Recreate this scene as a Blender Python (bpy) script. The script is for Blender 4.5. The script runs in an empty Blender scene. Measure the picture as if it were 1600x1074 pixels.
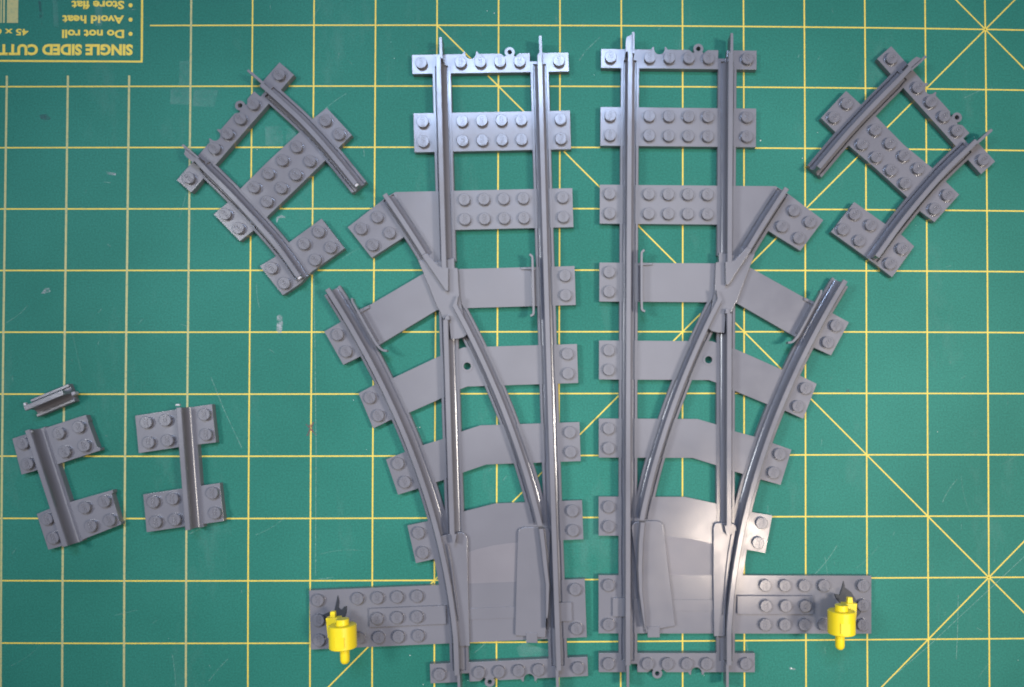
import bpy, bmesh, math, random
import numpy as np
from mathutils import Matrix, Vector

random.seed(7)
SC = bpy.context.scene
COL = SC.collection
MM = 0.001

# ------------------------------------------------------------------ camera, world, lights, exposure
CAM_LOC = (30.0865 * MM, -26.7221 * MM, 340.0 * MM)
CAM_ROT = (0.015796, -0.006758, -0.000431)
F_PX = 1288.563          # focal length in pixels of the 1600 px wide picture
PPX, PPY = 900.0, 600.0  # principal point (the photograph is a crop)

cam_d = bpy.data.cameras.new('camera')
cam = bpy.data.objects.new('camera', cam_d)
COL.objects.link(cam)
cam.location = CAM_LOC
cam.rotation_euler = CAM_ROT
cam_d.sensor_width = 36.0
cam_d.lens = F_PX * 36.0 / 1600.0
cam_d.shift_x = -(PPX - 800.0) / 1600.0
cam_d.shift_y = (PPY - 537.0) / 1600.0
cam_d.clip_start = 0.01
cam_d.clip_end = 20.0
SC.camera = cam

world = bpy.data.worlds.new('World')
SC.world = world
world.use_nodes = True
wn, wl = world.node_tree.nodes, world.node_tree.links
bg = wn['Background']
tcw = wn.new('ShaderNodeTexCoord')
spw = wn.new('ShaderNodeSeparateXYZ')
wl.new(tcw.outputs['Generated'], spw.inputs[0])
rmp = wn.new('ShaderNodeValToRGB')      # dim room: darker low walls, paler ceiling
rmp.color_ramp.elements[0].position = 0.0
rmp.color_ramp.elements[0].color = (0.10, 0.12, 0.20, 1)
rmp.color_ramp.elements[1].position = 0.9
rmp.color_ramp.elements[1].color = (0.58, 0.56, 0.60, 1)
wl.new(spw.outputs['Z'], rmp.inputs[0])
wl.new(rmp.outputs[0], bg.inputs['Color'])
bg.inputs['Strength'].default_value = 0.11


def area(name, loc, size, size_y, power, color, target=(0, 0, 0)):
    d = bpy.data.lights.new(name, 'AREA')
    d.shape = 'RECTANGLE'
    d.size, d.size_y = size, size_y
    d.energy, d.color = power, color
    o = bpy.data.objects.new(name, d)
    o.location = loc
    o.rotation_euler = (Vector(target) - Vector(loc)).to_track_quat('-Z', 'Y').to_euler()
    COL.objects.link(o)
    return o


# soft cool daylight from a window beyond the top edge, a warm room lamp beyond the lower right
area('window_light', (-0.06, 0.52, 1.05), 0.42, 0.09, 7.0, (0.50, 0.66, 1.0))
area('room_lamp', (0.26, -0.23, 0.80), 0.075, 0.075, 1.0, (1.0, 0.83, 0.68), (0.1, -0.08, 0))
area('overhead_fill', (0.02, 0.14, 0.95), 0.50, 0.50, 2.0, (0.97, 0.97, 1.0), (0.02, 0.0, 0))  # added overhead light, gives the middle plates their broad glare


def spot(name, loc, power, color, aim, size, radius):
    d = bpy.data.lights.new(name, 'SPOT')
    d.energy, d.color = power, color
    d.spot_size, d.spot_blend, d.shadow_soft_size = math.radians(size), 1.0, radius
    o = bpy.data.objects.new(name, d)
    o.location = loc
    o.rotation_euler = (Vector(aim) - Vector(loc)).to_track_quat('-Z', 'Y').to_euler()
    COL.objects.link(o)


# two added side spots; narrow cones make a light pool that fades towards the corners
spot('left_added_spot', (-0.66, 0.14, 0.95), 33.0, (0.92, 0.96, 1.0), (0.01, -0.05, 0), 28, 0.13)
spot('right_added_spot', (0.66, -0.06, 0.95), 42.0, (1.0, 0.91, 0.82), (0.10, -0.04, 0), 31, 0.08)

SC.view_settings.view_transform = 'Standard'
SC.view_settings.look = 'None'
SC.view_settings.exposure = 0.0
SC.view_settings.gamma = 1.0
SC.cycles.filter_width = 1.9


# ------------------------------------------------------------------ pixel <-> table geometry (used only to survey the layout)
_R = cam.rotation_euler.to_matrix()


def at(px, py, z=3.2):
    """world point (mm) at height z (mm) seen at a pixel of the photograph"""
    d = _R @ Vector(((px - PPX) / F_PX, -(py - PPY) / F_PX, -1.0))
    t = (z - 340.0) / d.z
    return Vector((30.0865 + d.x * t, -26.7221 + d.y * t, z))


def wpx(W):
    """pixel of a world point in mm"""
    d = _R.transposed() @ (Vector(W) - Vector((30.0865, -26.7221, 340.0)))
    return (PPX + F_PX * d.x / -d.z, PPY - F_PX * d.y / -d.z)


CX = (-0.114, 3.316, -1.693, 0.262, -0.37, 0.214, -4.598, 0.53, -0.968, 0.598)
CY = (-0.402, -0.967, 2.208, 0.766, -1.082, 0.238, 1.132, -2.967, -0.528, -0.738)


def node(i, j):
    """grid node (inch lines) of the slightly stretched mat, world mm"""
    x, y = wpx(((i - 8) * 25.4, -(j - 5) * 25.4, 0))
    a = max(-1.15, min(1.15, (i - 8) / 8))
    b = max(-1.2, min(1.2, (j - 5) / 5))
    B = (1, a, b, a * a, a * b, b * b, a ** 3, a * a * b, a * b * b, b ** 3)
    x += sum(c * t for c, t in zip(CX, B))
    y += sum(c * t for c, t in zip(CY, B))
    p = at(x, y, 0)
    return (p.x, p.y)


class Frame:
    """rigid frame (mm) fitted to surveyed studs, plus the slight bend of the real moulding (under 1 mm);
    local +x right along the sleeper, +y towards the track end"""

    def __init__(self, pairs, z=4.9, bend=False):
        L = [complex(*p[0]) for p in pairs]
        W = [at(p[1][0], p[1][1], z) for p in pairs]
        W = [complex(w.x, w.y) for w in W]
        n = len(L)
        lc, wc = sum(L) / n, sum(W) / n
        s = sum((w - wc) * (l - lc).conjugate() for l, w in zip(L, W)) / sum(abs(l - lc) ** 2 for l in L)
        self.scale = abs(s)
        self.r = s / abs(s)
        self.o = wc - self.r * lc
        D = [(w - self.o) * self.r.conjugate() - l for l, w in zip(L, W)]
        self.res = max(abs(d) for d in D)
        self.c = None
        if bend:
            B = [self.basis(l.real, l.imag) for l in L]
            A = np.array(B)
            K = A.T @ A + np.eye(A.shape[1]) * 0.02
            self.c = (np.linalg.solve(K, A.T @ np.array([d.real for d in D])), np.linalg.solve(K, A.T @ np.array([d.imag for d in D])))
            self.res2 = max(abs(complex(*self.delta(l.real, l.imag)) - d) for l, d in zip(L, D))

    @staticmethod
    def basis(x, y):
        a, b = x / 60.0, (y + 124.0) / 124.0
        return (1.0, a, b, a * b, b * b)

    def delta(self, x, y):
        if self.c is None:
            return (0.0, 0.0)
        b = self.basis(x, y)
        return (float(sum(p * q for p, q in zip(self.c[0], b))), float(sum(p * q for p, q in zip(self.c[1], b))))

    def loc(self, px, py, z=3.2):
        w = at(px, py, z)
        l = (complex(w.x, w.y) - self.o) * self.r.conjugate()
        q = l
        for _ in range(6):
            q = l - complex(*self.delta(q.real, q.imag))
        return (q.real, q.imag)

    def root(self, o):
        o.location = (self.o.real * MM, self.o.imag * MM, 0)
        o.rotation_euler = (0, 0, math.atan2(self.r.imag, self.r.real))

    def bend_all(self, root):
        """carry the bend over to everything built under the root"""
        if self.c is None:
            return
        for o in [c for p in root.children for c in (p, *p.children)]:
            if o.location.length > 1e-9:
                dx, dy = self.delta(o.location.x / MM, o.location.y / MM)
                o.location.x += dx * MM
                o.location.y += dy * MM
            elif o.parent is root or o.parent.location.length < 1e-9:
                for v in o.data.vertices:
                    dx, dy = self.delta(v.co.x / MM, v.co.y / MM)
                    v.co.x += dx * MM
                    v.co.y += dy * MM


# ------------------------------------------------------------------ materials
def new_mat(name):
    m = bpy.data.materials.new(name)
    m.use_nodes = True
    nt = m.node_tree
    return m, nt.nodes, nt.links, nt.nodes['Principled BSDF']


def noise(n, l, vec, scale, detail=3, rough=0.5):
    t = n.new('ShaderNodeTexNoise')
    t.inputs['Scale'].default_value = scale
    t.inputs['Detail'].default_value = detail
    t.inputs['Roughness'].default_value = rough
    l.new(vec, t.inputs['Vector'])
    return t


def ramp(n, l, fac, stops):
    r = n.new('ShaderNodeValToRGB')
    r.color_ramp.elements[0].position, r.color_ramp.elements[0].color = stops[0][0], stops[0][1]
    r.color_ramp.elements[1].position, r.color_ramp.elements[1].color = stops[-1][0], stops[-1][1]
    for p, c in stops[1:-1]:
        e = r.color_ramp.elements.new(p)
        e.color = c
    l.new(fac, r.inputs[0])
    return r


def grey(v):
    return (v, v, v, 1)


def plastic(name, col, rough=0.3, warp=0.00025, var=0.06, grain=0.00001):
    m, n, l, b = new_mat(name)
    tc = n.new('ShaderNodeTexCoord')
    v = tc.outputs['Object']
    big = noise(n, l, v, 45, 2)
    fine = noise(n, l, v, 2600, 2)
    lo = tuple(c * (1 - var) for c in col) + (1,)
    hi = tuple(min(1, c * (1 + var)) for c in col) + (1,)
    rc = ramp(n, l, big.outputs['Fac'], [(0.3, lo), (0.7, hi)])
    l.new(rc.outputs[0], b.inputs['Base Color'])
    rr = ramp(n, l, noise(n, l, v, 160, 4).outputs['Fac'], [(0.3, grey(rough - 0.03)), (0.75, grey(rough + 0.05))])
    l.new(rr.outputs[0], b.inputs['Roughness'])
    b1 = n.new('ShaderNodeBump')
    b1.inputs['Strength'].default_value = 1.0
    b1.inputs['Distance'].default_value = warp
    l.new(noise(n, l, v, 26, 0).outputs['Fac'], b1.inputs['Height'])
    b2 = n.new('ShaderNodeBump')
    b2.inputs['Strength'].default_value = 0.5
    b2.inputs['Distance'].default_value = grain
    l.new(fine.outputs['Fac'], b2.inputs['Height'])
    l.new(b1.outputs[0], b2.inputs['Normal'])
    l.new(b2.outputs[0], b.inputs['Normal'])
    b.inputs['IOR'].default_value = 1.53
    return m


M = {}
M['grey'] = plastic('grey_plastic', (0.167, 0.165, 0.186), 0.185, 0.0006)
M['matte'] = plastic('matte_grey_plastic', (0.180, 0.171, 0.190), 0.34, 0.0003, 0.06, 0.00006)
M['yellow'] = plastic('yellow_plastic', (0.82, 0.625, 0.018), 0.33, 0.00004, 0.03)
M['dark'] = plastic('dark_slate_and_shade', (0.012, 0.016, 0.024), 0.5, 0.00004)  # lever post colour, also stands for shade on the flat wedge
M['raw'] = plastic('fresh_cut_plastic', (0.42, 0.40, 0.42), 0.4, 0.0001)
M['hole'] = plastic('shadowed_slot', (0.02, 0.03, 0.03), 0.6, 0.00002)


def mat_surface():
    m, n, l, b = new_mat('green_mat_vinyl')
    v = n.new('ShaderNodeTexCoord').outputs['Object']
    mix1 = ramp(n, l, noise(n, l, v, 9, 4, 0.55).outputs['Fac'],
                [(0.3, (0.013, 0.130, 0.096, 1)), (0.72, (0.026, 0.182, 0.138, 1))])
    g = ramp(n, l, noise(n, l, v, 1500, 2, 0.7).outputs['Fac'], [(0.3, grey(0.80)), (0.7, grey(1.2))])
    mx = n.new('ShaderNodeMix')
    mx.data_type = 'RGBA'
    mx.blend_type = 'MULTIPLY'
    mx.inputs['Factor'].default_value = 1.0
    l.new(mix1.outputs[0], mx.inputs['A'])
    l.new(g.outputs[0], mx.inputs['B'])
    # pale rubbed dust, stretched
    mp = n.new('ShaderNodeMapping')
    mp.inputs['Scale'].default_value = (1.0, 0.35, 1)
    mp.inputs['Rotation'].default_value = (0, 0, 0.5)
    l.new(v, mp.inputs[0])
    d = ramp(n, l, noise(n, l, mp.outputs[0], 30, 8, 0.75).outputs['Fac'], [(0.56, grey(0)), (0.80, grey(0.22))])
    m2 = n.new('ShaderNodeMix')
    m2.data_type = 'RGBA'
    l.new(d.outputs[0], m2.inputs['Factor'])
    l.new(mx.outputs['Result'], m2.inputs['A'])
    m2.inputs['B'].default_value = (0.20, 0.30, 0.27, 1)
    l.new(m2.outputs['Result'], b.inputs['Base Color'])
    b.inputs['Roughness'].default_value = 0.62
    b.inputs['Specular IOR Level'].default_value = 0.2
    bp = n.new('ShaderNodeBump')
    bp.inputs['Distance'].default_value = 0.00004
    bp.inputs['Strength'].default_value = 0.6
    l.new(noise(n, l, v, 2200, 3, 0.6).outputs['Fac'], bp.inputs['Height'])
    l.new(bp.outputs[0], b.inputs['Normal'])
    return m


def ink(name, c, worn):
    m, n, l, b = new_mat(name)
    v = n.new('ShaderNodeTexCoord').outputs['Object']
    r = ramp(n, l, noise(n, l, v, 700, 5, 0.7).outputs['Fac'], [(0.34, worn), (0.5, c)])
    l.new(r.outputs[0], b.inputs['Base Color'])
    b.inputs['Roughness'].default_value = 0.6
    return m


def scuff(name, col, amount, scale):
    m, n, l, b = new_mat(name)
    v = n.new('ShaderNodeTexCoord').outputs['Object']
    r = ramp(n, l, noise(n, l, v, scale, 6, 0.8).outputs['Fac'], [(0.38, grey(0.0)), (0.62, grey(amount))])
    b.inputs['Base Color'].default_value = col
    b.inputs['Roughness'].default_value = 0.5
    l.new(r.outputs[0], b.inputs['Alpha'])
    return m


M['mat'] = mat_surface()
M['ink'] = ink('yellow_ink', (0.72, 0.54, 0.07, 1), (0.54, 0.43, 0.08, 1))
M['ink2'] = ink('worn_yellow_ink', (0.42, 0.40, 0.17, 1), (0.25, 0.31, 0.16, 1))
M['tape'] = scuff('tape_residue', (0.42, 0.58, 0.55, 1), 0.13, 60)
M['scratch'] = scuff('pale_scratch', (0.45, 0.62, 0.56, 1), 0.42, 900)
M['chalk'] = scuff('white_smear', (0.40, 0.42, 0.45, 1), 0.75, 300)
M['crumb'] = plastic('white_crumb', (0.75, 0.78, 0.75), 0.3, 0.00002)
M['redmark'] = scuff('dark_red_mark', (0.22, 0.03, 0.07, 1), 0.7, 500)
M['darkmark'] = scuff('dark_smudge', (0.03, 0.06, 0.09, 1), 0.55, 200)

m_, n_, l_, b_ = new_mat('bench_wood')
v_ = n_.new('ShaderNodeTexCoord').outputs['Object']
mp_ = n_.new('ShaderNodeMapping')
mp_.inputs['Scale'].default_value = (1, 9, 1)
l_.new(v_, mp_.inputs[0])
r_ = ramp(n_, l_, noise(n_, l_, mp_.outputs[0], 12, 6).outputs['Fac'], [(0.3, (0.20, 0.13, 0.08, 1)), (0.7, (0.34, 0.24, 0.15, 1))])
l_.new(r_.outputs[0], b_.inputs['Base Color'])
M['wood'] = m_


# ------------------------------------------------------------------ mesh helpers (all lengths in mm, meshes written in metres)
class MB:
    def __init__(self):
        self.v, self.f = [], []

    def add(self, vs, fs):
        o = len(self.v)
        self.v += [tuple(p) for p in vs]
        self.f += [tuple(i + o for i in f) for f in fs]
        return self

    def prism(self, poly, z0, z1, holes=()):
        a = sum(poly[i][0] * poly[(i + 1) % len(poly)][1] - poly[(i + 1) % len(poly)][0] * poly[i][1] for i in range(len(poly)))
        if a < 0:
            poly = poly[::-1]
        n = len(poly)
        if callable(z1):
            top = [(x, y, z1(x, y)) for x, y in poly]
        else:
            top = [(x, y, z1) for x, y in poly]
        vs = [(x, y, z0) for x, y in poly] + top
        fs = [tuple(range(n - 1, -1, -1)), tuple(range(n, 2 * n))]
        fs += [(i, (i + 1) % n, n + (i + 1) % n, n + i) for i in range(n)]
        return self.add(vs, fs)

    def box(self, x0, x1, y0, y1, z0, z1):
        return self.prism([(x0, y0), (x1, y0), (x1, y1), (x0, y1)], z0, z1)

    def lathe(self, prof, n=28, cx=0, cy=0, axis='z'):
        """prof: (radius, height) from one end to the other"""
        vs, fs = [], []
        for r, h in prof:
            for k in range(n):
                a = 2 * math.pi * k / n
                p = (r * math.cos(a), r * math.sin(a), h)
                if axis == 'y':      # height runs along -y
                    p = (p[0], -p[2], p[1])
                vs.append((p[0] + cx, p[1] + cy, p[2]))
        m = len(prof)
        for j in range(m - 1):
            for k in range(n):
                k2 = (k + 1) % n
                fs.append((j * n + k, j * n + k2, (j + 1) * n + k2, (j + 1) * n + k))
        fs.append(tuple(range(n - 1, -1, -1)))
        fs.append(tuple((m - 1) * n + k for k in range(n)))
        return self.add(vs, fs)

    def ring(self, cx, cy, ro, ri, z0, z1, n=28):
        vs = []
        for z, r in ((z0, ro), (z1, ro), (z1, ri), (z0, ri)):
            for k in range(n):
                a = 2 * math.pi * k / n
                vs.append((cx + r * math.cos(a), cy + r * math.sin(a), z))
        fs = []
        for j in range(4):
            for k in range(n):
                k2 = (k + 1) % n
                fs.append((j * n + k, j * n + k2, ((j + 1) % 4) * n + k2, ((j + 1) % 4) * n + k))
        return self.add(vs, fs)

    def sweep(self, path, prof, dz=0.0):
        """closed profile [(x across to the right, z)] along an open 2-D path"""
        m, n = len(path), len(prof)
        vs = []
        for i, (x, y) in enumerate(path):
            a = path[max(i - 1, 0)]
            b = path[min(i + 1, m - 1)]
            t = complex(b[0] - a[0], b[1] - a[1])
            t /= abs(t)
            r = t * -1j
            for px, pz in prof:
                vs.append((x + r.real * px, y + r.imag * px, pz + dz))
        fs = []
        for i in range(m - 1):
            for k in range(n):
                k2 = (k + 1) % n
                fs.append((i * n + k, i * n + k2, (i + 1) * n + k2, (i + 1) * n + k))
        fs.append(tuple(range(n - 1, -1, -1)))
        fs.append(tuple((m - 1) * n + k for k in range(n)))
        return self.add(vs, fs)

    def mesh(self, name, mat, sx=1, angle=32):
        me = bpy.data.meshes.new(name)
        vs = [(x * sx * MM, y * MM, z * MM) for x, y, z in self.v]
        me.from_pydata(vs, [], self.f)
        bm = bmesh.new()
        bm.from_mesh(me)
        bmesh.ops.recalc_face_normals(bm, faces=bm.faces)
        bm.to_mesh(me)
        bm.free()
        me.materials.append(mat)
        me.shade_smooth()
        me.set_sharp_from_angle(angle=math.radians(angle))
        return me

    def build(self, name, mat, parent=None, sx=1, bevel=0.0, loc=None, angle=32):
        o = bpy.data.objects.new(name, self.mesh(name, mat, sx, angle))
        COL.objects.link(o)
        if parent:
            o.parent = parent
        if loc:
            o.location = (loc[0] * MM, loc[1] * MM, loc[2] * MM)
        if bevel:
            b = o.modifiers.new('bevel', 'BEVEL')
            b.width = bevel * MM
            b.segments = 2
            b.limit_method = 'ANGLE'
            b.angle_limit = math.radians(40)
            b.harden_normals = True
        return o


def empty(name, label, cat, group=None):
    o = bpy.data.objects.new(name, None)
    o.empty_display_size = 0.01
    COL.objects.link(o)
    o['label'], o['category'] = label, cat
    if group:
        o['group'] = group
    return o


def catmull(pts, step=2.0):
    out = []
    P = [pts[0]] + list(pts) + [pts[-1]]
    P[0] = (2 * pts[0][0] - pts[1][0], 2 * pts[0][1] - pts[1][1])
    P[-1] = (2 * pts[-1][0] - pts[-2][0], 2 * pts[-1][1] - pts[-2][1])
    for i in range(1, len(P) - 2):
        p0, p1, p2, p3 = P[i - 1:i + 3]
        n = max(2, int(math.dist(p1, p2) / step))
        for k in range(n):
            t = k / n
            out.append(tuple(0.5 * (2 * p1[a] + (p2[a] - p0[a]) * t + (2 * p0[a] - 5 * p1[a] + 4 * p2[a] - p3[a]) * t * t
                                    + (3 * p1[a] - p0[a] - 3 * p2[a] + p3[a]) * t ** 3) for a in (0, 1)))
    out.append(tuple(pts[-1]))
    return out


def offset_path(path, d):
    out = []
    for i, (x, y) in enumerate(path):
        a, b = path[max(i - 1, 0)], path[min(i + 1, len(path) - 1)]
        t = complex(b[0] - a[0], b[1] - a[1])
        t /= abs(t)
        r = t * -1j
        out.append((x + r.real * d, y + r.imag * d))
    return out


def text_mesh(body, bold=0.0, space=1.0):
    c = bpy.data.curves.new('lettering', 'FONT')
    c.body = body
    c.size = 1.0
    c.offset = bold
    c.space_character = space
    c.resolution_u = 3
    o = bpy.data.objects.new('lettering', c)
    COL.objects.link(o)
    bpy.context.view_layer.update()
    me = bpy.data.meshes.new_from_object(o.evaluated_get(bpy.context.evaluated_depsgraph_get()))
    vs = [(v.co.x, v.co.y) for v in me.vertices]
    fs = [tuple(p.vertices) for p in me.polygons]
    bpy.data.objects.remove(o)
    bpy.data.curves.remove(c)
    bpy.data.meshes.remove(me)
    return vs, fs


# stud with raised lettering on its top, shared by every stud
def stud_mesh(mat):
    mb = MB()
    mb.lathe([(2.42, -0.3), (2.42, 1.58), (2.24, 1.75)], 40)
    vs, fs = text_mesh('LEGO', 0.02, 0.95)
    xs, ys = [v[0] for v in vs], [v[1] for v in vs]
    sx, sy = 3.7 / (max(xs) - min(xs)), 1.75 / (max(ys) - min(ys))
    cx, cy = (max(xs) + min(xs)) / 2, (max(ys) + min(ys)) / 2
    P = [(-(y - cy) * sy, (x - cx) * sx) for x, y in vs]      # reads along the track
    n = len(P)
    edges = {}
    for f in fs:
        for a, b in zip(f, f[1:] + f[:1]):
            edges[(a, b)] = 1
    side = [(a, b) for (a, b) in edges if (b, a) not in edges]
    mb.add([(x, y, 1.95) for x, y in P] + [(x, y, 1.70) for x, y in P],
           [tuple(f) for f in fs] + [(b, a, a + n, b + n) for a, b in side])
    return mb.mesh('stud', mat, 1, 20)


STUD = stud_mesh(M['grey'])


def stud(x, y, parent, z=3.2, rot=0.0, sx=1):
    o = bpy.data.objects.new('stud', STUD)
    COL.objects.link(o)
    o.parent = parent
    o.location = (x * sx * MM, y * MM, z * MM)
    o.rotation_euler = (0, 0, rot + random.uniform(-0.03, 0.03))
    return o


Z0 = 0.06     # everything rests a hair above the mat

FLANGE = [(-3.85, Z0), (-3.85, 2.95), (-3.60, 3.27), (-2.75, 3.27), (-2.5, 2.2), (2.5, 2.2), (2.75, 3.27), (3.60, 3.27), (3.85, 2.95), (3.85, Z0)]
GROOVE = [(-2.56, 2.14), (-2.56, 5.5), (2.56, 5.5), (2.56, 2.14)]


def railprof(ho=0.0, wide=1.05, top=9.0):
    return [(-2.1, 2.0), (-2.1, 2.22), (-1.62, 2.36), (-1.15 + ho * .3, 2.75), (-0.82 + ho * .7, 3.4), (-0.6 + ho, 4.6), (-0.55 + ho, 7.1), (-wide + ho, 7.6), (-wide + ho, top - 0.25), (-wide + 0.22 + ho, top),
            (wide - 0.22 + ho, top), (wide + ho, top - 0.25), (wide + ho, 7.6), (0.55 + ho, 7.1), (0.6 + ho, 4.6), (0.82 + ho * .7, 3.4), (1.15 + ho * .3, 2.75), (1.62, 2.36), (2.1, 2.22), (2.1, 2.0)]


def bool_cut(me, cutters):
    """difference of a mesh with other meshes, evaluated once; the cutters are thrown away"""
    o = bpy.data.objects.new('work', me)
    COL.objects.link(o)
    tmp = []
    for c in cutters:
        t = bpy.data.objects.new('cut', c)
        COL.objects.link(t)
        b = o.modifiers.new('b', 'BOOLEAN')
        b.operation, b.solver, b.object = 'DIFFERENCE', 'EXACT', t
        tmp.append(t)
    bpy.context.view_layer.update()
    out = bpy.data.meshes.new_from_object(o.evaluated_get(bpy.context.evaluated_depsgraph_get()))
    bpy.data.objects.remove(o)
    for t in tmp:
        bpy.data.objects.remove(t)
    return out


PENDING = {'rails': [], 'plates': [], 'cuts': []}


def bounds(me):
    xs = [v.co.x for v in me.vertices]
    ys_ = [v.co.y for v in me.vertices]
    return min(xs), max(xs), min(ys_), max(ys_)


def hit(a, b, e=0.0004):
    return a[0] < b[1] + e and b[0] < a[1] + e and a[2] < b[3] + e and b[2] < a[3] + e


def finish_track():
    """cut the rail channels (and holes) through sleepers and rail flanges of the piece just built"""
    grooves = [(r[0], MB().sweep(r[1], GROOVE).mesh('g', M['grey'], r[3])) for r in PENDING['rails'] if r[1]]
    extra = list(PENDING['cuts'])
    for o in PENDING['plates']:
        b = bounds(o.data)
        cs = [g for _, g in grooves if hit(b, bounds(g))] + [g for g in extra if hit(b, bounds(g))]
        if cs:
            me = bool_cut(o.data, cs)
            me.name = o.data.name
            me.set_sharp_from_angle(angle=math.radians(32))
            o.data = me
    for r in PENDING['rails']:
        ro, flange, head, sx = r
        if flange:
            fm = MB().sweep(flange, FLANGE, r_dz[ro.name]).mesh('f', M['grey'], sx, 28)
            b = bounds(fm)
            cs = [g for q, g in grooves if q is not ro and hit(b, bounds(g))]
            if cs:
                fm = bool_cut(fm, cs)
            bm = bmesh.new()
            bm.from_mesh(fm)
            bm.from_mesh(ro.data)
            bm.to_mesh(ro.data)
            bm.free()
            ro.data.set_sharp_from_angle(angle=math.radians(28))
    for k in PENDING:
        PENDING[k].clear()


r_dz = {}


def rail(parent, path, flange=None, ho=0.0, dz=0.0, sx=1, blade=None, name='rail', tip=None):
    """path: centre line (mm); flange: own path or True; blade: the thin joint tongues"""
    mb = MB()
    if flange is True:
        flange = path
    mb.sweep(path, railprof(ho), dz)
    if tip:   # pointed head end
        mb.prism(tip, 3.3, 9.0 + dz - 0.03)
    for b in blade or ():
        mb.prism(b, 2.2, 8.6 + dz)
    o = mb.build(name, M['grey'], parent, sx, angle=28)
    r_dz[o.name] = dz
    PENDING['rails'].append((o, flange, mb, sx))
    return o


def joint_tie(parent, name='sleeper', at_y=0.0, flip=False, sx=1, studs=(0, 2, 3, 4, 5, 7)):
    """8-stud end sleeper with notch, ring and rail gap. Local: outward is +y unless flip. sx does not mirror the ring side."""
    P = [(-32, -4), (32, -4), (32, 3.9), (23.9, 3.9), (19.6, 3.9), (19.6, 0.5), (16.2, 0.5), (16.2, 3.9), (12.0, 3.9)]
    P += [(11.2, 3.4), (10.2, 2.6), (9.6, 3.1), (6.4, 3.1), (5.8, 2.6), (4.8, 3.5), (4.2, 3.9)]
    P += [(-4.6, 3.9), (-5.2, 4.9), (-5.8, 5.0)]
    for k in range(1, 10):
        a = -math.pi * k / 10
        P.append((-8 + 2.15 * math.cos(a), 4.1 + 2.2 * math.sin(a)))
    P += [(-10.2, 5.0), (-10.8, 4.9), (-11.4, 3.9), (-32, 3.9)]
    s = -1 if flip else 1
    P = [(s * x, s * y + at_y) for x, y in P]
    mb = MB()
    mb.prism(P, Z0, 3.2)
    o = mb.build(name, M['grey'], parent, 1, 0.12)
    PENDING['plates'].append(o)
    MB().ring(s * 8, s * 4.4 + at_y, 2.05, 0.95, 0.4, 3.12).build('joint_ring', M['grey'], o)
    for u in studs:
        stud(s * (u - 3.5) * 8, at_y, o)
    return o


def tongue(xc, y0, y1, w=0.55):
    q = 0.6 if y1 > y0 else -0.6
    return [(xc - w, y0), (xc + w, y0), (xc + w, y1 - q), (xc + w * .7, y1), (xc - w * .9, y1)]


# ------------------------------------------------------------------ bench and mat
tb = MB().box(-700, 800, -600, 600, -32, -2.2).build('workbench', M['wood'])
tb['kind'] = 'structure'

mat_o = MB().box(-262, 362, -205, 262, -2.15, 0).build('cutting_mat', M['mat'], None, 1, 0.4)
mat_o['label'] = 'green self-healing cutting mat with yellow inch grid lying under all the track pieces'
mat_o['category'] = 'cutting mat'


def strip(mb, pts, w, z=0.03):
    """thin printed line along world points"""
    vs, fs = [], []
    for i, p in enumerate(pts):
        a, b = pts[max(i - 1, 0)], pts[min(i + 1, len(pts) - 1)]
        t = complex(b[0] - a[0], b[1] - a[1])
        t /= abs(t)
        r = t * -1j * w / 2
        vs += [(p[0] - r.real, p[1] - r.imag, z), (p[0] + r.real, p[1] + r.imag, z)]
    for i in range(len(pts) - 1):
        fs.append((2 * i, 2 * i + 1, 2 * i + 3, 2 * i + 2))
    mb.add(vs, fs)


def frange(a, b, s=0.5):
    n = max(1, int(round((b - a) / s)))
    return [a + (b - a) * k / n for k in range(n + 1)]


hl, vl, vw, dg = MB(), MB(), MB(), MB()
for j in range(0, 12):
    strip(hl, [node(i, j) for i in frange(-1.6 if j else 2.33, 19.0)], 0.54, 0.022)
for i in range(-1, 20):
    lo = 0.82 if i < 3 else -1.4
    if i < 3:
        strip(vw, [node(i, j) for j in frange(lo, 11.6)], 0.86, 0.030)
    else:
        strip(vl if i > 3 else vw, [node(i, j) for j in frange(lo, 11.6)], 0.58 if i > 3 else 0.8, 0.030)
for (i0, j0, i1, j1) in ((7, 0, 18.5, 11.5), (17.4, -1.4, 4.5, 11.5), (14.6, -1.4, 18.8, 2.8), (18.8, 6.2, 13.6, 11.4)):
    strip(dg, [node(i0 + (i1 - i0) * k / 24, j0 + (j1 - j0) * k / 24) for k in range(25)], 0.52, 0.038)
hl.build('horizontal_line', M['ink'], mat_o)
vl.build('vertical_line', M['ink'], mat_o)
vw.build('faded_vertical_line', M['ink2'], mat_o)
dg.build('diagonal_line', M['ink'], mat_o)

bx = MB()
A = at(221.5, 96.5, 0)
c0, c1 = (-235, A.y), (A.x, A.y)
strip(bx, [(-250, at(0, 96, 0).y + 0.3), (A.x + 0.35, A.y)], 0.75, 0.022)
strip(bx, [(A.x, A.y + 0.35), (at(221.5, 0, 0).x, 255)], 0.85, 0.022)
bx.build('label_border', M['ink'], mat_o)


def print_text(body, x_start, x_end, y_base, y_cap, bold=0.02, cap=None):
    """upside-down lettering: starts at x_start (right) and runs to x_end (left); pixel survey"""
    vs, fs = text_mesh(body, bold)
    xs, ys = [v[0] for v in vs], [v[1] for v in vs]
    a, b = at(x_start, y_base, 0), at(x_end, y_cap, 0)
    ymax = cap if cap else max(ys)
    sx = (b.x - a.x) / (max(xs) - min(xs))
    sy = (b.y - a.y) / ymax
    mb = MB()
    mb.add([(a.x + (x - min(xs)) * sx, a.y + y * sy, 0.034) for x, y in vs], fs)
    mb.build('printed_text', M['ink'], mat_o)


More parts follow.
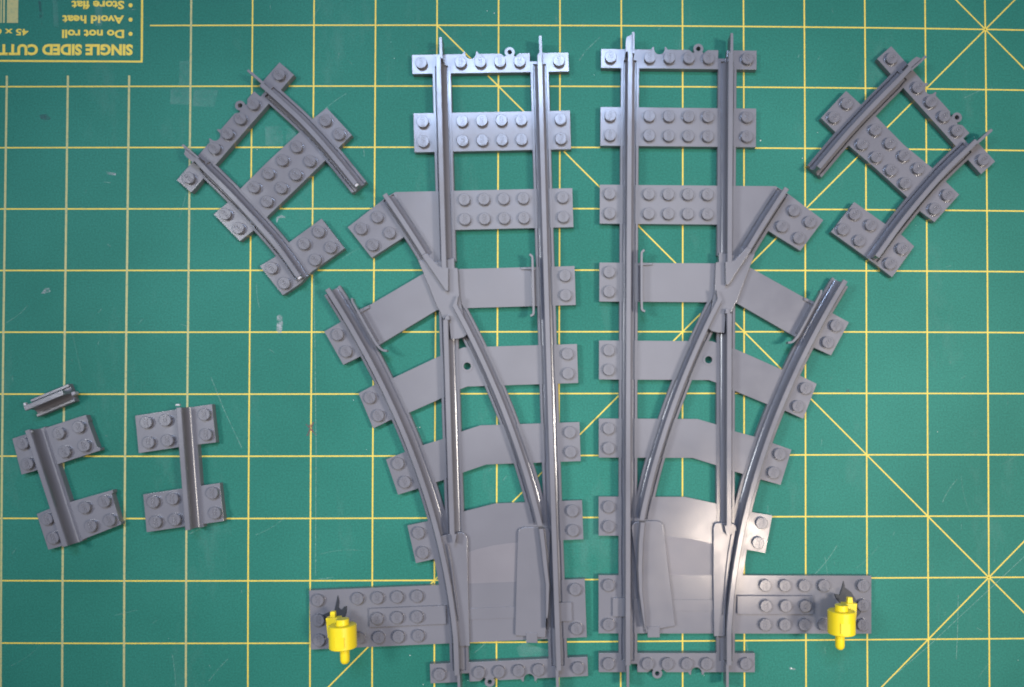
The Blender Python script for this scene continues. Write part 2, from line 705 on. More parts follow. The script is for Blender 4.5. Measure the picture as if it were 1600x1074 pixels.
print_text('SINGLE SIDED', 207.5, 66, 70.5, 85.8, 0.045, 0.70)
print_text('CUTTING MAT', 59.5, -96, 70.5, 85.6, 0.045, 0.70)
print_text('Do not roll', 194, 97, 47.6, 59.6, 0.035)
print_text('Avoid heat', 194, 97.5, 25, 37, 0.035)
print_text('Store flat', 194, 112, 2.3, 14.6, 0.035)
print_text('45 x 60 cm', 44.5, -46, 45.8, 55.6, 0.025)
dots = MB()
for y in (8.5, 31, 53.3):
    p = at(204, y, 0)
    dots.lathe([(0.85, 0.02), (0.85, 0.034)], 16, p.x, p.y)
dots.build('printed_bullet', M['ink'], mat_o)
bars = MB()
for x0, x1 in ((-30, -21), (-18, -15), (-12, -2), (0.2, 3.6), (4.6, 8.4), (9.2, 10.0), (10.8, 29.0)):
    a, b = at(x0, 36, 0), at(x1, -40, 0)
    bars.box(a.x, b.x, a.y, b.y, 0.01, 0.034)
bars.build('printed_barcode', M['ink2'], mat_o)


def quad(mb, px, z=0.045):
    P = [at(x, y, 0) for x, y in px]
    mb.add([(p.x, p.y, z) for p in P], [tuple(range(len(P)))])


def one(name, mat, px, z=0.045):
    m = MB()
    quad(m, px, z)
    m.build(name, M[mat], mat_o)


one('tape_residue', 'tape', [(267, 139), (298, 137), (298, 164), (266, 163)])
one('tape_residue', 'tape', [(303, 138), (341, 141), (335, 168), (301, 166)])
one('tape_residue', 'tape', [(281, 96), (296, 95), (296, 134), (279, 134)])
one('tape_residue', 'tape', [(414, 198), (441, 197), (443, 228), (415, 227)])
one('tape_residue', 'tape', [(447, 200), (462, 200), (462, 224), (447, 226)])
one('tape_residue', 'tape', [(82, 0), (90, 0), (92, 44), (84, 42)])
one('tape_residue', 'tape', [(148, 8), (160, 8), (160, 40), (149, 41)])
one('tape_residue', 'tape', [(806, 1012), (820, 1004), (856, 1016), (870, 1028), (846, 1026), (812, 1026)])
one('white_smear', 'chalk', [(433, 494), (437, 492), (441, 494), (442, 506), (440, 520), (436, 521), (432, 517)])
one('white_smear', 'chalk', [(165, 268), (181, 271), (181, 274), (168, 273)])
one('white_smear', 'chalk', [(64, 459), (70, 451), (77, 450), (79, 456), (71, 459)], 0.05)
one('white_smear', 'chalk', [(432, 340), (440, 336), (446, 340), (436, 341), (432, 349)], 0.05)
one('white_smear', 'chalk', [(1233, 1043), (1243, 1045), (1243, 1047), (1234, 1046)])
rd = MB()
strip(rd, [at(478, 663, 0)[:2], at(494, 680, 0)[:2]], 0.5, 0.05)
strip(rd, [at(490, 660, 0)[:2], at(480, 681, 0)[:2]], 0.6, 0.055)
quad(rd, [(482, 664), (488, 663), (489, 672), (483, 675)], 0.06)
rd.build('red_pen_mark', M['redmark'], mat_o)
one('dark_smudge', 'darkmark', [(62, 180), (72, 178), (80, 186), (73, 189), (64, 187)], 0.05)
one('dark_smudge', 'darkmark', [(60, 2), (64, 2), (66, 26), (62, 30)], 0.05)
one('dark_smudge', 'darkmark', [(1321, 606), (1326, 608), (1328, 612), (1321, 613)], 0.05)
sc = MB()
for k in range(150):
    x, y = random.uniform(0, 1600), random.uniform(0, 1074)
    a = random.choice((random.uniform(0, 3.14), random.gauss(2.2, 0.25), random.gauss(1.5, 0.15)))
    L = random.uniform(3, 12) if k % 4 else random.uniform(20, 80)
    pts, w = [], random.uniform(0.07, 0.20)
    cv = random.uniform(-0.25, 0.25)
    for q in range(6):
        t = q / 5 - 0.5
        p = at(x + L * t * math.cos(a + cv * t), y + L * t * math.sin(a + cv * t), 0)
        pts.append((p.x, p.y))
    strip(sc, pts, w, 0.06 + k * 0.0004)
for ln in (((487, 280), (489, 360), (492, 520), (494, 700), (493, 900)), ((330, 590), (350, 640), (378, 700)), ((498, 905), (509, 904), (520, 902)),
           ((905, 95), (915, 80), (938, 58)), ((1165, 1002), (1170, 1024), (1172, 1044)), ((1497, 930), (1496, 985), (1494, 1030)), ((1600, 870), (1450, 1010), (1380, 1070))):
    strip(sc, [at(x, y, 0)[:2] for x, y in ln], 0.22, 0.125)
scr = sc.build('scratch', M['scratch'], mat_o)
scr['kind'] = 'stuff'
cr = MB()
for k in range(46):
    x, y = random.uniform(0, 1600), random.uniform(0, 1074)
    if k < 12:
        x, y = random.gauss(652, 5), random.gauss(668, 6)
    if k < 5:
        x, y = ((1188, 220), (1236, 1044), (1237, 1045), (1010, 1035), (838, 1066))[k]
    p = at(x, y, 0)
    r = random.uniform(0.08, 0.22) * (1.8 if k < 3 else 1)
    cr.lathe([(r, 0.02), (r * .8, r * 0.9), (r * .3, r * 1.2)], 6, p.x, p.y)
crm = cr.build('debris_crumb', M['crumb'], mat_o)
crm['kind'] = 'stuff'

# ------------------------------------------------------------------ switch tracks (turnouts)
def U(u, v):
    return ((u - 3.5) * 8, -v * 8)


FR = Frame([(U(0, 0), (954.4, 89.2)), (U(7, 0), (1168.2, 91.2)), (U(0, 3), (953.8, 180.3)), (U(7, 3), (1167.8, 182.3)), (U(0, 4), (953.4, 210.5)), (U(7, 4), (1167.8, 214)),
            (U(2, 3), (1014.8, 181)), (U(5, 3), (1106.8, 181.5)), (U(0, 15), (951.6, 547)), (U(0, 16), (951.6, 578.4)), (U(0, 19), (951, 669.5)), (U(0, 23), (951, 791.8)), (U(0, 24), (951, 824)),
            (U(0, 27), (950.2, 915)), (U(0, 29), (950.2, 977)), (U(0, 31), (950.2, 1037.3)), (U(7, 31), (1167.3, 1037.3)), (U(2, 31), (1013.4, 1037.9)), (U(8, 27), (1196, 916.6)), (U(11, 27), (1289, 916.6)), (U(13, 27), (1348.4, 915)), (U(13, 29), (1348.4, 977)), (U(8, 29), (1196, 977)), (U(0, 7), (952.5, 303)), (U(5, 8), (1106, 333)), (U(0, 11), (952.2, 424.8)), (U(0, 12), (952.2, 455))], bend=True)
FL = Frame([(U(0, 0), (657.8, 98.8)), (U(2, 0), (719.6, 96.9)), (U(5, 0), (811.5, 95.9)), (U(7, 0), (873.2, 95)), (U(0, 3), (660, 189.7)), (U(7, 3), (875.6, 185)), (U(0, 4), (660.9, 219.7)), (U(7, 4), (877.1, 215.9)),
            (U(7, 15), (885.5, 552.7)), (U(7, 16), (887, 583.5)), (U(7, 19), (890.5, 676)), (U(7, 23), (895, 799)), (U(0, 31), (687.1, 1056)), (U(2, 31), (747.5, 1051)), (U(5, 31), (841.8, 1047.4)), (U(7, 31), (902.7, 1044)), (U(-6, 27), (496.5, 938.7)), (U(-6, 29), (497.3, 1000)), (U(-1, 27), (651.7, 932.4)), (U(-1, 29), (654, 994.2)), (U(-4, 27), (557.7, 936.7)), (U(2, 7), (725.5, 311.8)), (U(5, 8), (819.2, 340)), (U(7, 11), (883.3, 431.5)), (U(7, 12), (884, 461.5))], bend=True)
print('FRAMES', FR.scale, FR.res, FR.res2, FL.scale, FL.res, FL.res2)


def RP(pts, z=3.2):
    return [FR.loc(x, y, z) for x, y in pts]


def build_turnout(F, sx, label, blades, arm_shade):
    root = empty('switch_track', label, 'toy track', 'mirror-image switch tracks')
    F.root(root)
    # ---- end sleepers
    joint_tie(root)
    joint_tie(root, at_y=-31 * 8, flip=True)
    # ---- plain double sleeper
    t = MB().box(-32, 32, -36, -20, Z0, 3.2).build('sleeper', M['grey'], root, 1, 0.12)
    PENDING['plates'].append(t)
    for v in (3, 4):
        for u in (0, 2, 3, 4, 5, 7):
            stud(*U(u, v), t)
    y = lambda v: -v * 8

    def tie(poly, studs, name='sleeper', srot=0.0, bev=0.0):
        o = MB().prism(poly, Z0, 3.2).build(name, M['grey'], root, sx, bev)
        PENDING['plates'].append(o)
        for s in studs:
            stud(s[0], s[1], o, 3.2, (s[2] if len(s) > 2 else 0) * sx, sx)
        return o
    # ---- double sleeper with side wing (v 7,8)
    P = RP([(1212, 289.2), (1229, 301.3), (1286.4, 344.3), (1250.6, 392), (1199, 360), (1172, 402), (1150, 412), (1123, 412), (1122.5, 348.2)])
    P = [(-32, y(6.5)), *P[:-1], (P[-1][0], y(8.5)), (-32, y(8.5))]
    P[1] = (P[1][0], y(6.5))
    S = [U(u, v) for v in (7, 8) for u in (0, 2, 3, 4, 5)]
    S += [(*FR.loc(px, py, 4.9), -0.61) for px, py in ((1241.2, 328.7), (1266.3, 346.4), (1222.5, 353.4), (1249, 371.7))]
    tie(P, S)
    # ---- bent sleepers
    P = [(-32, y(10.5))] + RP([(1118, 410), (1171.5, 418), (1301, 490), (1326.4, 503.8), (1298.5, 555.5), (1271, 543), (1225, 516.5), (1152, 474.6), (1112, 471)]) + [(-32, y(12.5))]
    P[1] = (P[1][0], y(10.5))
    P[-2] = (P[-2][0], y(12.5))
    tie(P, [U(0, 11), U(0, 12)] + [(*FR.loc(px, py, 4.9), -0.5) for px, py in ((1306.9, 508.8), (1294.3, 535))])
    P = [(-32, y(14.5))] + RP([(1112, 533), (1152, 547), (1224.5, 579), (1251, 587.6), (1276, 600), (1255, 654.6), (1227, 642), (1199, 632), (1152, 612.7), (1121, 598.8), (1108, 593)]) + [(-32, y(16.5))]
    P[1] = (P[1][0], y(14.5))
    P[-2] = (P[-2][0], y(16.5))
    t = tie(P, [U(0, 15), U(0, 16)] + [(*FR.loc(px, py, 4.9), -0.42) for px, py in ((1259.4, 607), (1247.4, 635))])
    h = FR.loc(1107, 562.5)
    MB().ring(h[0], h[1], 2.35, 1.5, 2.6, 3.5).build('screw_hole_rim', M['grey'], t, sx)
    PENDING['cuts'].append(MB().lathe([(1.62, -1), (1.62, 5)], 28, h[0], h[1]).mesh('h', M['grey'], sx))
    P = [(-32, y(18.5))] + RP([(1089.5, 655.7), (1121, 664), (1151, 675), (1182.7, 683.6), (1209.3, 693.3), (1236.6, 703), (1219.7, 758), (1191, 750), (1164.5, 741.7), (1151, 738), (1123, 728.4), (1082, 715.5)]) + [(-32, y(20.5))]
    P[1] = (P[1][0], y(18.5))
    P[-2] = (P[-2][0], y(20.5))
    tie(P, [U(0, 19), U(0, 20)] + [(*FR.loc(px, py, 4.9), -0.32) for px, py in ((1219, 710), (1209.3, 739))])
    # ---- sliding plate under the blades (v 23 .. 26)
    P = [(-32, y(22.5))] + RP([(1070, 778), (1121, 787.7), (1177.8, 801), (1206.8, 805.8), (1195.5, 864.4), (1167, 859), (1161, 903), (985, 903)])
    P[1] = (P[1][0], y(22.5))
    P[-1] = (-22, y(26.52))
    P[-2] = (P[-2][0], y(26.52))
    P += [(-22, y(24.5)), (-32, y(24.5))]
    t = tie(P, [U(0, 23), U(0, 24)] + [(*FR.loc(px, py, 4.9), -0.2) for px, py in ((1190.6, 818), (1185, 848.7))], 'slide_plate', bev=0)
    g = RP([(1030, 838.3), (1050, 839), (1075, 841.5), (1098, 846), (1114, 850.5), (1128, 853), (1130, 899), (1030, 899)])
    MB().prism(g, 3.0, 3.25).build('grained_panel', M['matte'], t, sx)
    # ---- switch base
    P = [(-32, y(26.52)), *RP([(1361.4, 900.5), (1361.4, 991)]), (-32, y(29.5))]
    P[1] = (P[1][0], y(26.52))
    P[2] = (P[2][0], y(29.5))
    S = [U(0, 27), U(0, 29)]
    xs = [(u - 3.5) * 8 for u in (8, 9, 10, 11)]
    x7 = (13 - 3.5) * 8
    S += [(x, y(27)) for x in xs] + [(x, y(29)) for x in xs] + [(x7, y(27)), (x7, y(28)), (x7, y(29))]
    base = tie(P, S, 'switch_base')
    a, b = FR.loc(1152, 935, 4.6), FR.loc(1270.8, 964, 4.6)
    bar = MB().box(a[0], b[0], y(28) - 3.75, y(28) + 3.75, 3.1, 4.6).build('slide_bar', M['grey'], root, sx, 0.12)
    for x in xs[:3]:
        stud(x, y(28), bar, 4.6, 0, sx)
    a, b = FR.loc(990, 937), FR.loc(1122, 955)
    bar.data = bar.data
    MB().box(a[0], b[0], b[1], a[1], 3.1, 3.55).build('slide_bar_web', M['grey'], bar, sx, 0.05)
    a, b = FR.loc(957, 934.7, 4.4), FR.loc(977, 964, 4.4)
    MB().box(a[0], b[0], b[1], a[1], 3.1, 4.4).build('bar_stop', M['grey'], bar, sx, 0.15)
    # ---- rails
    def ys(a, b, n=3.0):
        k = max(2, int(abs(b - a) / n))
        return [a + (b - a) * i / k for i in range(k + 1)]
    X1, X6 = -20.0, 20.0
    # outer straight rail, thin joint tongues at both ends
    rail(root, [(X1, q) for q in ys(0.6, y(31) + 0.8, 20)], [(X1, q) for q in ys(-0.8, y(31) + (0.8 if sx > 0 else 0.8), 20)], 0.4 * -1 * -1 if False else (0.35), 0, sx,
         [tongue(X1 + 0.8 * sx, 0, 8.6), [(X1 - 2.2 * sx, 4.6), (X1 - 1.8 * sx, 6.6), (X1 + 0.5 * sx, 7.6), (X1 + 0.5 * sx, 0.6), (X1 - 2.2 * sx, 0.6)] if sx > 0 else tongue(X1, 0, 1),
          tongue(X1 - 0.4 * sx, y(31) + 1.5, y(31) - 8.6)])
    tip = FR.loc(1136.5, 445, 9)
    # inner straight rail, upper part ending in the frog point
    rail(root, [(X6, q) for q in ys(0.6, y(10.55), 20)], [(X6, q) for q in ys(-0.8, y(10.1), 20)], -0.35, 0, sx, [tongue(X6 + 0.7 * sx, 0, 8.6)])
    # inner straight rail, lower part
    q0, q1 = FR.loc(1137, 490, 9)[1], FR.loc(1137, 822, 9)[1]
    rail(root, [(X6, q) for q in ys(q0, q1, 20)], [(X6, q) for q in ys(y(12.2), y(24.4), 20)], -0.35, 0.01, sx,
         None, 'rail', [(X6 - 1.4, q1 + 0.02), (X6 + 0.7, q1 + 0.02), (X6 + 0.15, q1 - 3.6), (X6 - 0.3, q1 - 4.0), (X6 - 0.7, q1 - 3.4)])
    MB().prism([(X6 - 1.38, q0 - 0.02), (X6 + 0.68, q0 - 0.02), (X6 + 0.3, q0 + 1.6), (X6 - 0.4, q0 + 2.2), (X6 - 1.1, q0 + 1.7)], 6.0, 8.9).build('wing_nose', M['grey'], root, sx, 0.2)
    # curved stock rail
    def curve(yp):
        return FR.loc(1136.0 + (0.0228 * max(0, 1030 - yp)) ** 2, yp, 3.2)
    C = [curve(441 + k * 12) for k in range(0, 46)]
    d0 = X6 - C[-1][0]
    C = [(p[0] + d0, p[1]) for p in C]
    down = [(X6, q) for q in ys(C[-1][1] - 4, y(31) + 0.8, 8)]
    flg = C + down
    rail(root, C + down, flg, -0.35, 0.02, sx, [tongue(X6 - 0.3, y(31) + 1.5, y(31) - 8.6)])
    # inner curved rail = same curve one gauge nearer
    ext = [curve(372 + k * 12) for k in range(0, 60)]
    ext = [(p[0] + d0, p[1]) for p in ext]
    inner = offset_path(ext, 40.0)          # path runs down the picture: right-hand side is picture left
    fy = lambda px, py, z=9: FR.loc(px, py, z)[1]
    ytop, yb = fy(1219, 293, 3.2), FR.loc(1001, 815, 9)[1]
    up = [p for p in inner if p[1] < ytop and p[1] > fy(1150, 398)]
    lo = [p for p in inner if p[1] < fy(1117, 464) and p[1] > yb]
    lof = [p for p in inner if p[1] < fy(1117, 466) and p[1] > yb - 3]
    upf = [p for p in inner if p[1] < ytop and p[1] > fy(1150, 400)]
    rail(root, up, upf, -0.2, -0.02, sx)
    l0, l1 = lo[0], lo[2]
    t = complex(l1[0] - l0[0], l1[1] - l0[1])
    t /= abs(t)
    r = t * -1j
    l0 = (l0[0] + t.real * .02, l0[1] + t.imag * .02)
    rail(root, lo, lof, 0.2, -0.03, sx, None, 'rail', [(l0[0] + r.real * 1.23, l0[1] + r.imag * 1.23), (l0[0] - r.real * 0.8, l0[1] - r.imag * 0.8), FR.loc(1121.5, 454, 9), FR.loc(1119.5, 453, 9)])
    # ---- frog casting
    P = RP([(1123.4, 394), (1123.4, 409.5), (1118.5, 410), (1117.5, 440), (1116.5, 456), (1110, 489), (1105.7, 513), (1112, 517.5), (1121, 520), (1132, 520.5), (1134.5, 492), (1138, 487), (1143.5, 489), (1147, 478),
            (1152, 470), (1163, 440), (1171.5, 418), (1180, 396.5), (1150, 400)], 6.2)
    frog = MB().prism(P, 2.0, 6.2).build('frog_casting', M['grey'], root, sx, 0.25)
    a1 = (X6 - 1.38, y(10.52))
    a2 = (X6 + 0.68, y(10.52))
    u0 = up[-1]
    u1 = up[-2]
    t = complex(u0[0] - u1[0], u0[1] - u1[1]); t /= abs(t); r = t * -1j
    b1 = (u0[0] - r.real * 1.25, u0[1] - r.imag * 1.25)
    b2 = (u0[0] + r.real * 0.85, u0[1] + r.imag * 0.85)
    tipl = (tip[0], tip[1])
    mid = (X6 + 1.2, b2[1] - 1.2)
    nt = FR.loc(1148.6, 406, 9)
    MB().prism([a1, a2, nt, b2, b1, (tipl[0] + 0.5, tipl[1]), (tipl[0] - 0.5, tipl[1])], 6.0, 8.93).build('frog_point', M['grey'], frog, sx, 0.2)
    # raised wing rails beside the flangeways
    W = RP([(1115.8, 458), (1118.5, 456), (1118, 470), (1114, 486), (1109, 500), (1104.5, 498)], 6)
    # ---- check rails
    def checkrail(pts, name='check_rail'):
        mb = MB()
        mb.sweep(catmull([FR.loc(px, py, 8) for px, py in pts], 1.0), [(-0.42, 4.6), (-0.42, 8.1), (0.42, 8.1), (0.42, 4.6)])
        k = len(pts) // 2
        core = catmull([FR.loc(px, py, 8) for px, py in pts[1:-1]], 1.0)
        n = len(core)
        core = core[int(n * .22):int(n * .80)]
        mb.sweep(core, [(-1.0, 3.1), (-0.35, 4.7), (0.35, 4.7), (1.0, 3.1)])
        return mb.build(name, M['grey'], root, sx)
    checkrail([(1007, 391), (1003.2, 394), (1002.6, 402), (1002.6, 440), (1002.8, 478), (1004, 484.5), (1008, 486.5)])
    checkrail([(1282.8, 453.5), (1283, 458), (1275, 473.5), (1259, 504), (1246.5, 526), (1238, 534.5), (1231.5, 535.5)])
    for pts in (((1003, 410.5), (1020, 411.2), (1020, 414), (1003, 415)), ((1257, 465), (1273, 472), (1271, 477), (1256, 469))):
        MB().prism([FR.loc(px, py, 4) for px, py in pts], 3.0, 4.2).build('check_rail_lug', M['grey'], root, sx, 0.1)
    # ---- point blades
    blades(root, F)
    finish_track()
    # ---- yellow lever
    ax, ay = FR.loc(1314.8, 954.0, 20)
    bx_, by = FR.loc(1314.8, 989.7, 20)
    Lh = ay - by
    mb = MB().lathe([(4.9, 0), (5.25, 0.25), (5.25, Lh - 0.3), (4.95, Lh), (1.0, Lh + 0.2)], 48, 0, 0, 'y')
    mb.box(-1.9, 1.6, -Lh * .86, -Lh * .42, 4.6, 5.35)
    lever = mb.build('switch_lever', M['yellow'], root, sx, 0.0, (ax * sx, ay, 20))
    MB().lathe([(2.4, -2.2), (2.5, -2.05), (2.5, 0.3)], 32, 0, 0, 'y').build('knob_stud', M['yellow'], lever, sx)
    MB().lathe([(1.8, Lh - 0.2), (1.8, Lh + 4.6), (1.6, Lh + 5.4), (1.1, Lh + 6.0), (0.4, Lh + 6.2)], 28, -0.6, 0, 'y').build('handle_pin', M['yellow'], lever, sx)
    P = [FR.loc(px, py, 14) for px, py in ((1317.5, 943.5), (1339.5, 943.5), (1338.5, 958), (1337, 975), (1318, 975))]
    P = [(p[0] - ax, p[1] - ay) for p in P]
    MB().prism(P, -9.2, -6.0).build('pivot_bracket', M['yellow'], lever, sx, 0.25)
    Q = [FR.loc(px, py, 10) for px, py in ((1320, 950), (1335, 950), (1334, 968), (1320, 968))]
    MB().prism([(p[0] - ax, p[1] - ay) for p in Q], -16.85, -9.1).build('pivot_post', M['dark'], lever, sx, 0.2)
    P = [FR.loc(px, py, 13) for px, py in ((1325, 934), (1332, 934), (1333, 945), (1324, 945))]
    P = [(p[0] - ax, p[1] - ay) for p in P]
    MB().prism(P, -9.0, -7.0).build('bracket_tab', M['yellow'], lever, sx, 0.2)
    P = [F.loc(px, py, 3.9) for px, py in arm_shade]
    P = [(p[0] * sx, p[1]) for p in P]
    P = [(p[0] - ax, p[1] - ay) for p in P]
    MB().prism(P, -16.9, -16.3).build('pivot_arm_shadow', M['dark'], lever, sx, 0.1)  # flat dark wedge: lever arm together with the stand's shadow, built as a shape
    F.bend_all(root)
    return root


def blade(root, F, outline, ridge, name='switch_blade', z=5.0, extra=None, rtop=8.6):
    """outline and ridge surveyed in the picture; built in this track's own frame"""
    P = [F.loc(x, y, z) for x, y in outline]
    o = MB().prism(P, 3.35, z).build(name, M['grey'], root, 1, 0.28)
    if ridge:
        mb = MB()
        pts = [(F.loc(x, y, 9), w) for x, y, w in ridge]
        L = [(p[0] - w, p[1]) for p, w in pts]
        Rr = [(p[0] + w, p[1]) for p, w in pts]
        n = len(pts)
        vs, fs = [], []
        for zz, k in ((4.8, 1.25), (rtop - 0.5, 1.0), (rtop, 0.75)):
            for p, w in pts:
                vs.append((p[0] - w * k, p[1], zz if w > .2 else min(zz, rtop - 0.6)))
            for p, w in pts[::-1]:
                vs.append((p[0] + w * k, p[1], zz if w > .2 else min(zz, rtop - 0.6)))
        m = 2 * n
        for j in (0, 1):
            for k in range(m):
                k2 = (k + 1) % m
                fs.append((j * m + k, j * m + k2, (j + 1) * m + k2, (j + 1) * m + k))
        for k in range(n - 1):
            fs.append((2 * m + k, 2 * m + k + 1, 2 * m + m - 2 - k, 2 * m + m - 1 - k))
        mb.add(vs, fs)
        mb.build('blade_rail', M['grey'], o)
    if extra:
        P = [F.loc(x, y, 4.6) for x, y in extra]
        MB().prism(P, 3.1, 5.3).build('blade_lug', M['grey'], o, 1, 0.15)
    return o


def blades_right(root, F):
    blade(root, F, [(986.7, 825), (988, 820), (991.5, 816.5), (997.6, 815), (1026, 814), (1032, 815.5), (1036.5, 821.5), (1045, 890), (1053.7, 964), (1055, 978.4), (1030, 983), (1009.5, 990), (1003, 945), (998.5, 930)],
          [(1004.5, 817, 1.05), (1001.5, 850, 1.0), (1000.5, 890, 0.95), (1001.5, 925, 0.8), (1005.5, 960, 0.55), (1008.5, 985, 0.15)], extra=[(1011.4, 978.8), (1030.7, 978.4), (1030.7, 995.6), (1011.8, 995.8)])
    blade(root, F, [(1114.5, 825), (1116.5, 819), (1121, 816.8), (1146, 818), (1151.5, 824), (1142, 880), (1137, 920), (1133.5, 960), (1133, 994.8), (1115.5, 994.8), (1114.3, 900)],
          [(1146, 838, 0.3), (1141, 870, 0.4), (1137, 905, 0.35), (1134, 940, 0.3), (1131, 965, 0.1)], rtop=6.2)


def blades_left(root, F):
    blade(root, F, [(809.3, 832), (812, 826.8), (820.8, 823.7), (850, 824.2), (856, 826), (859.6, 833), (857.5, 898), (854, 950), (852.4, 997), (805, 993.5), (804.8, 985), (807, 900)],
          [(845.5, 827, 1.05), (849, 855, 1.0), (852, 885, 0.95), (855.5, 915, 0.8), (855, 950, 0.55), (853.5, 985, 0.15)], extra=[(822, 987.8), (839.5, 988.2), (840, 1004.3), (822.3, 1004)])
    blade(root, F, [(688.5, 837.5), (700, 834.6), (719, 831.8), (726, 833.5), (730.2, 839.5), (731.6, 923.8), (734, 1010), (717.5, 1010), (712, 965), (706, 920), (698, 880)],
          [(697, 853, 0.3), (702.5, 880, 0.4), (707.5, 915, 0.35), (712, 950, 0.3), (715, 975, 0.1)], rtop=6.2)


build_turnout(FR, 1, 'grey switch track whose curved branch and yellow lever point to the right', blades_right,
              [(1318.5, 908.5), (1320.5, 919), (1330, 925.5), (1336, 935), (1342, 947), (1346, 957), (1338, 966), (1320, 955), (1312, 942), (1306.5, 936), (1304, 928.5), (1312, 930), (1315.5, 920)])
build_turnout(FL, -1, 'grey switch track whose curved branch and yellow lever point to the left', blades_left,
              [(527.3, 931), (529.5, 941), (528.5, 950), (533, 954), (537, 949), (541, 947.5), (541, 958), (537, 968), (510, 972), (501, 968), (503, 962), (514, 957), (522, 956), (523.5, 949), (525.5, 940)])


# ------------------------------------------------------------------ cut curved pieces
def poly_tie(root, F, poly, studs, srot=0.0, name='sleeper', studparent=None):
    o = MB().prism([F.loc(x, y, 3.2) for x, y in poly], Z0, 3.2).build(name, M['grey'], root, 1, 0.12)
    PENDING['plates'].append(o)
    for x, y in studs:
        p = F.loc(x, y, 4.9)
        stud(p[0], p[1], o, 3.2, srot)
    return o


def stub(root, p, size=(1.0, 1.0, 1.4), z=3.6, name='broken_edge'):
    x, y = p
    MB().prism([(x - size[0], y - size[1] * .6), (x + size[0], y - size[1]), (x + size[0] * .8, y + size[1] * .8), (x - size[0] * .7, y + size[1])], z, z + size[2]).build(name, M['raw'], root, 1, 0.1)


def build_curve(F, label, upper, lower, tie2, s2, tie3, s3, g_out):
    root = empty('cut_curved_track', label, 'toy track', 'cut curved track ends')
    F.root(root)
    joint_tie(root)
    poly_tie(root, F, tie2, s2)
    poly_tie(root, F, tie3, s3)
    for k, (path, xc) in enumerate(((upper, None), (lower, None))):
        pts = catmull([F.loc(x, y, 3.2) for x, y in path], 2.0)
        ho = 0.35 if k == g_out else -0.35
        sgn = 20 if abs(pts[0][0] - 20) < abs(pts[0][0] + 20) else -20
        pts = [(sgn, 0.6)] + [p for p in pts if p[1] < -3]
        o = rail(root, pts, [(sgn, -0.8)] + pts[1:], 0.0, 0.0, 1, [tongue(sgn + 0.8, 0, 8.6)] +
                 ([[(sgn - 1.8, 4.2), (sgn - 1.6, 5.6), (sgn + .5, 6.6), (sgn + .5, .6), (sgn - 1.8, .6)]] if sgn < 0 else []))
        if F is FC:
            continue
        e = pts[-1]
        q = pts[-3]
        t = complex(e[0] - q[0], e[1] - q[1]); t /= abs(t)
        stub(o, (e[0] + t.real * 0.5, e[1] + t.imag * .5), (0.8, 0.6, 1.0), 7.6)
    finish_track()
    return root


# right-hand curve: sleeper axis runs down to the right; track end points up-right
FC = Frame([(U(0, 0), (1394.7, 90)), (U(2, 0), (1434.7, 136)), (U(3, 0), (1454.9, 158.4)), (U(4, 0), (1475.4, 181.4)), (U(5, 0), (1497.3, 204.4)), (U(7, 0), (1537.3, 248.7))])
FD = Frame([(U(7, 0), (435, 116.5)), (U(5, 0), (395.2, 161.2)), (U(4, 0), (375.8, 185.4)), (U(3, 0), (355, 208.4)), (U(2, 0), (334.9, 231.5)), (U(0, 0), (293.6, 278))])
print('FRAMES', FC.scale, FC.res, FD.scale, FD.res)
build_curve(FC, 'grey cut curved track at the upper right of the mat, single joint ring facing up-right',
            [(1420, 110), (1398, 131), (1357, 172.5), (1315, 218), (1272.7, 268)],
            [(1530, 214), (1504, 238), (1466, 275), (1427.5, 319), (1394, 361), (1362.6, 405)],
            [(1322, 142), (1344.4, 162.7), (1369, 182), (1412, 226), (1456, 262), (1480.7, 286.5), (1499, 304.2), (1460.2, 347.4), (1438, 330.8), (1417, 307.8), (1370, 265), (1326.7, 228), (1303.7, 205), (1282.5, 184.6)],
            [(1323.9, 160.9), (1303.7, 182.8), (1368.5, 202.3), (1391.5, 223.5), (1413.5, 243), (1435.8, 262.8), (1348, 224.6), (1370.3, 244.8), (1393.3, 265.3), (1415.2, 285.8), (1481.4, 304.2), (1461.2, 326.2)],
            [(1334.9, 315.6), (1383.4, 350.3), (1410, 368), (1428.7, 385), (1394, 433.5), (1362, 408.7), (1352.6, 401.6), (1298.4, 362.7)],
            [(1336.3, 334.3), (1361.4, 351.3), (1317.9, 358), (1343.7, 375.8), (1410.6, 388.5), (1391.5, 411.5)], 0)
build_curve(FD, 'grey cut curved track at the upper left of the mat, joint ring facing up-left',
            [(409, 133), (430, 152), (478, 196.5), (518.5, 241), (561, 293)],
            [(305, 248), (325, 266), (365.5, 306), (406.5, 350), (441, 390), (473.4, 435.6)],
            [(510.6, 168.6), (549.7, 211), (529, 230.8), (507.6, 251.3), (461, 297), (417.5, 338.7), (395.2, 361), (374.7, 377), (333.8, 335), (356, 316.4), (374.7, 296), (420, 251), (467.8, 206.6), (488.3, 186)],
            [(508, 188), (529.2, 209.2), (463, 229), (440.6, 250), (418.7, 271), (396.3, 292.2), (483.8, 251.3), (461.5, 272.5), (439, 293.3), (416.4, 314.6), (351.3, 334.3), (371.7, 356.3)],
            [(502.4, 341.7), (538.5, 388.3), (482.7, 428), (469.7, 443), (441.7, 461.6), (405.6, 415.8), (428.7, 402), (453, 377.8)],
            [(497.6, 361.8), (474.5, 380.8), (516.2, 386.4), (492, 405.8), (423.9, 418.8), (443.6, 442.3)], 1)


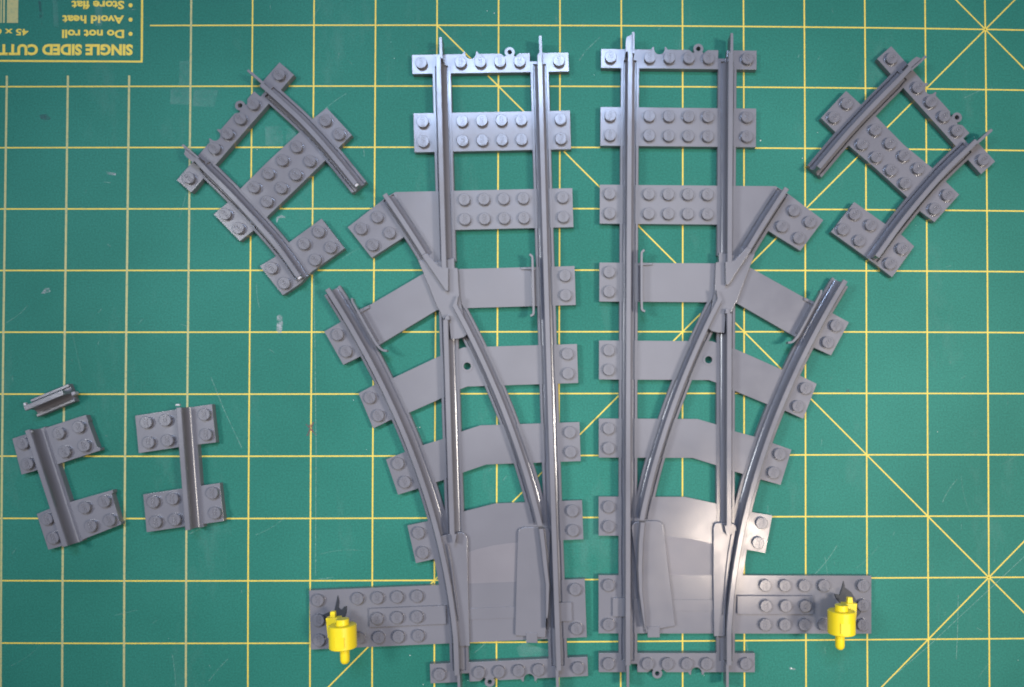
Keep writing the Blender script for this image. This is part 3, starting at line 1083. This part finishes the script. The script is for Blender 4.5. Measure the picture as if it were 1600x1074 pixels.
# ------------------------------------------------------------------ short cut pieces at the left
def build_short(label, org, ang_pts, ties, path, endpt):
    root = empty('cut_rail_piece', label, 'toy track', 'short cut rail pieces')
    F = Frame([((0, 0), org), ((0, 10), ang_pts)], 3.2)
    F.root(root)
    for poly, studs in ties:
        poly_tie(root, F, poly, studs, 0.0)
    pts = catmull([F.loc(x, y, 3.2) for x, y in path], 4)
    r = rail(root, pts, True, 0.0, 0.0)
    e = F.loc(*endpt, 9)
    stub(r, e, (0.9, 0.45, 1.2), 7.4)
    finish_track()
    return root


build_short('grey cut rail piece tilted, at the far left just under the loose rail stub', (85, 760), (76, 731),
            [([(19, 685.6), (134, 648.4), (138, 658), (137, 659), (152, 699), (156.4, 700), (157, 704), (92.2, 725), (33.5, 742)],
              [(34.9, 693), (41.9, 725), (90.8, 677.2), (122, 667.4), (100, 706.3), (130.7, 696.8)]),
             ([(57.3, 803.5), (78, 795), (111.7, 784), (173, 766.6), (176, 765.5), (176.5, 770), (174.5, 772), (187, 815), (189.5, 816), (188.5, 820), (120, 846.8), (75.4, 859.3)],
              [(72.6, 811.3), (82.4, 841), (131.3, 793.7), (162, 784), (141, 822.5), (170.4, 813.2)])],
            [(57, 671.5), (76, 731), (95, 789.5), (115, 850)], (45, 675))
build_short('grey cut rail piece with two stud plates, nearly upright, right of the other short piece', (296, 730), (293.9, 697.9),
            [([(210.9, 649.8), (268, 641), (331, 631.7), (337.4, 691.7), (300, 696), (216.5, 708.5)],
              [(227.7, 660.4), (257.5, 656.8), (231.3, 691.7), (261, 688.4), (318.4, 647.9), (321.2, 679.2)]),
             ([(223.5, 772.7), (343, 755), (349.7, 814.6), (300, 821.5), (229, 832)],
              [(238.8, 784.7), (268.7, 779.7), (242.5, 816), (272.3, 812.4), (331, 770.8), (335.2, 802)])],
            [(289.5, 637), (293.9, 697.9), (298.5, 760), (303.5, 825)], (276.5, 633))

# loose rail stub
stubr = empty('rail_stub', 'short loose grey rail offcut lying above the tilted cut rail piece at the far left', 'rail offcut')
FS = Frame([((0, 0), (82, 626)), ((0, 10), (110, 614.5))], 3.2)
FS.root(stubr)
p0, p1 = FS.loc(53, 638, 3.2), FS.loc(112, 613.5, 3.2)
pth = [(p0[0] + (p1[0] - p0[0]) * k / 4, p0[1] + (p1[1] - p0[1]) * k / 4) for k in range(5)]
mb = MB()
mb.sweep(pth, FLANGE)
mb.sweep(pth, railprof())
mb.build('rail', M['grey'], stubr, 1, angle=28)
stub(stubr, FS.loc(39, 632, 8.5), (0.7, 0.6, 1.2), 7.5)
stub(stubr, FS.loc(112, 615, 5), (0.7, 0.9, 2.6), 1.5)
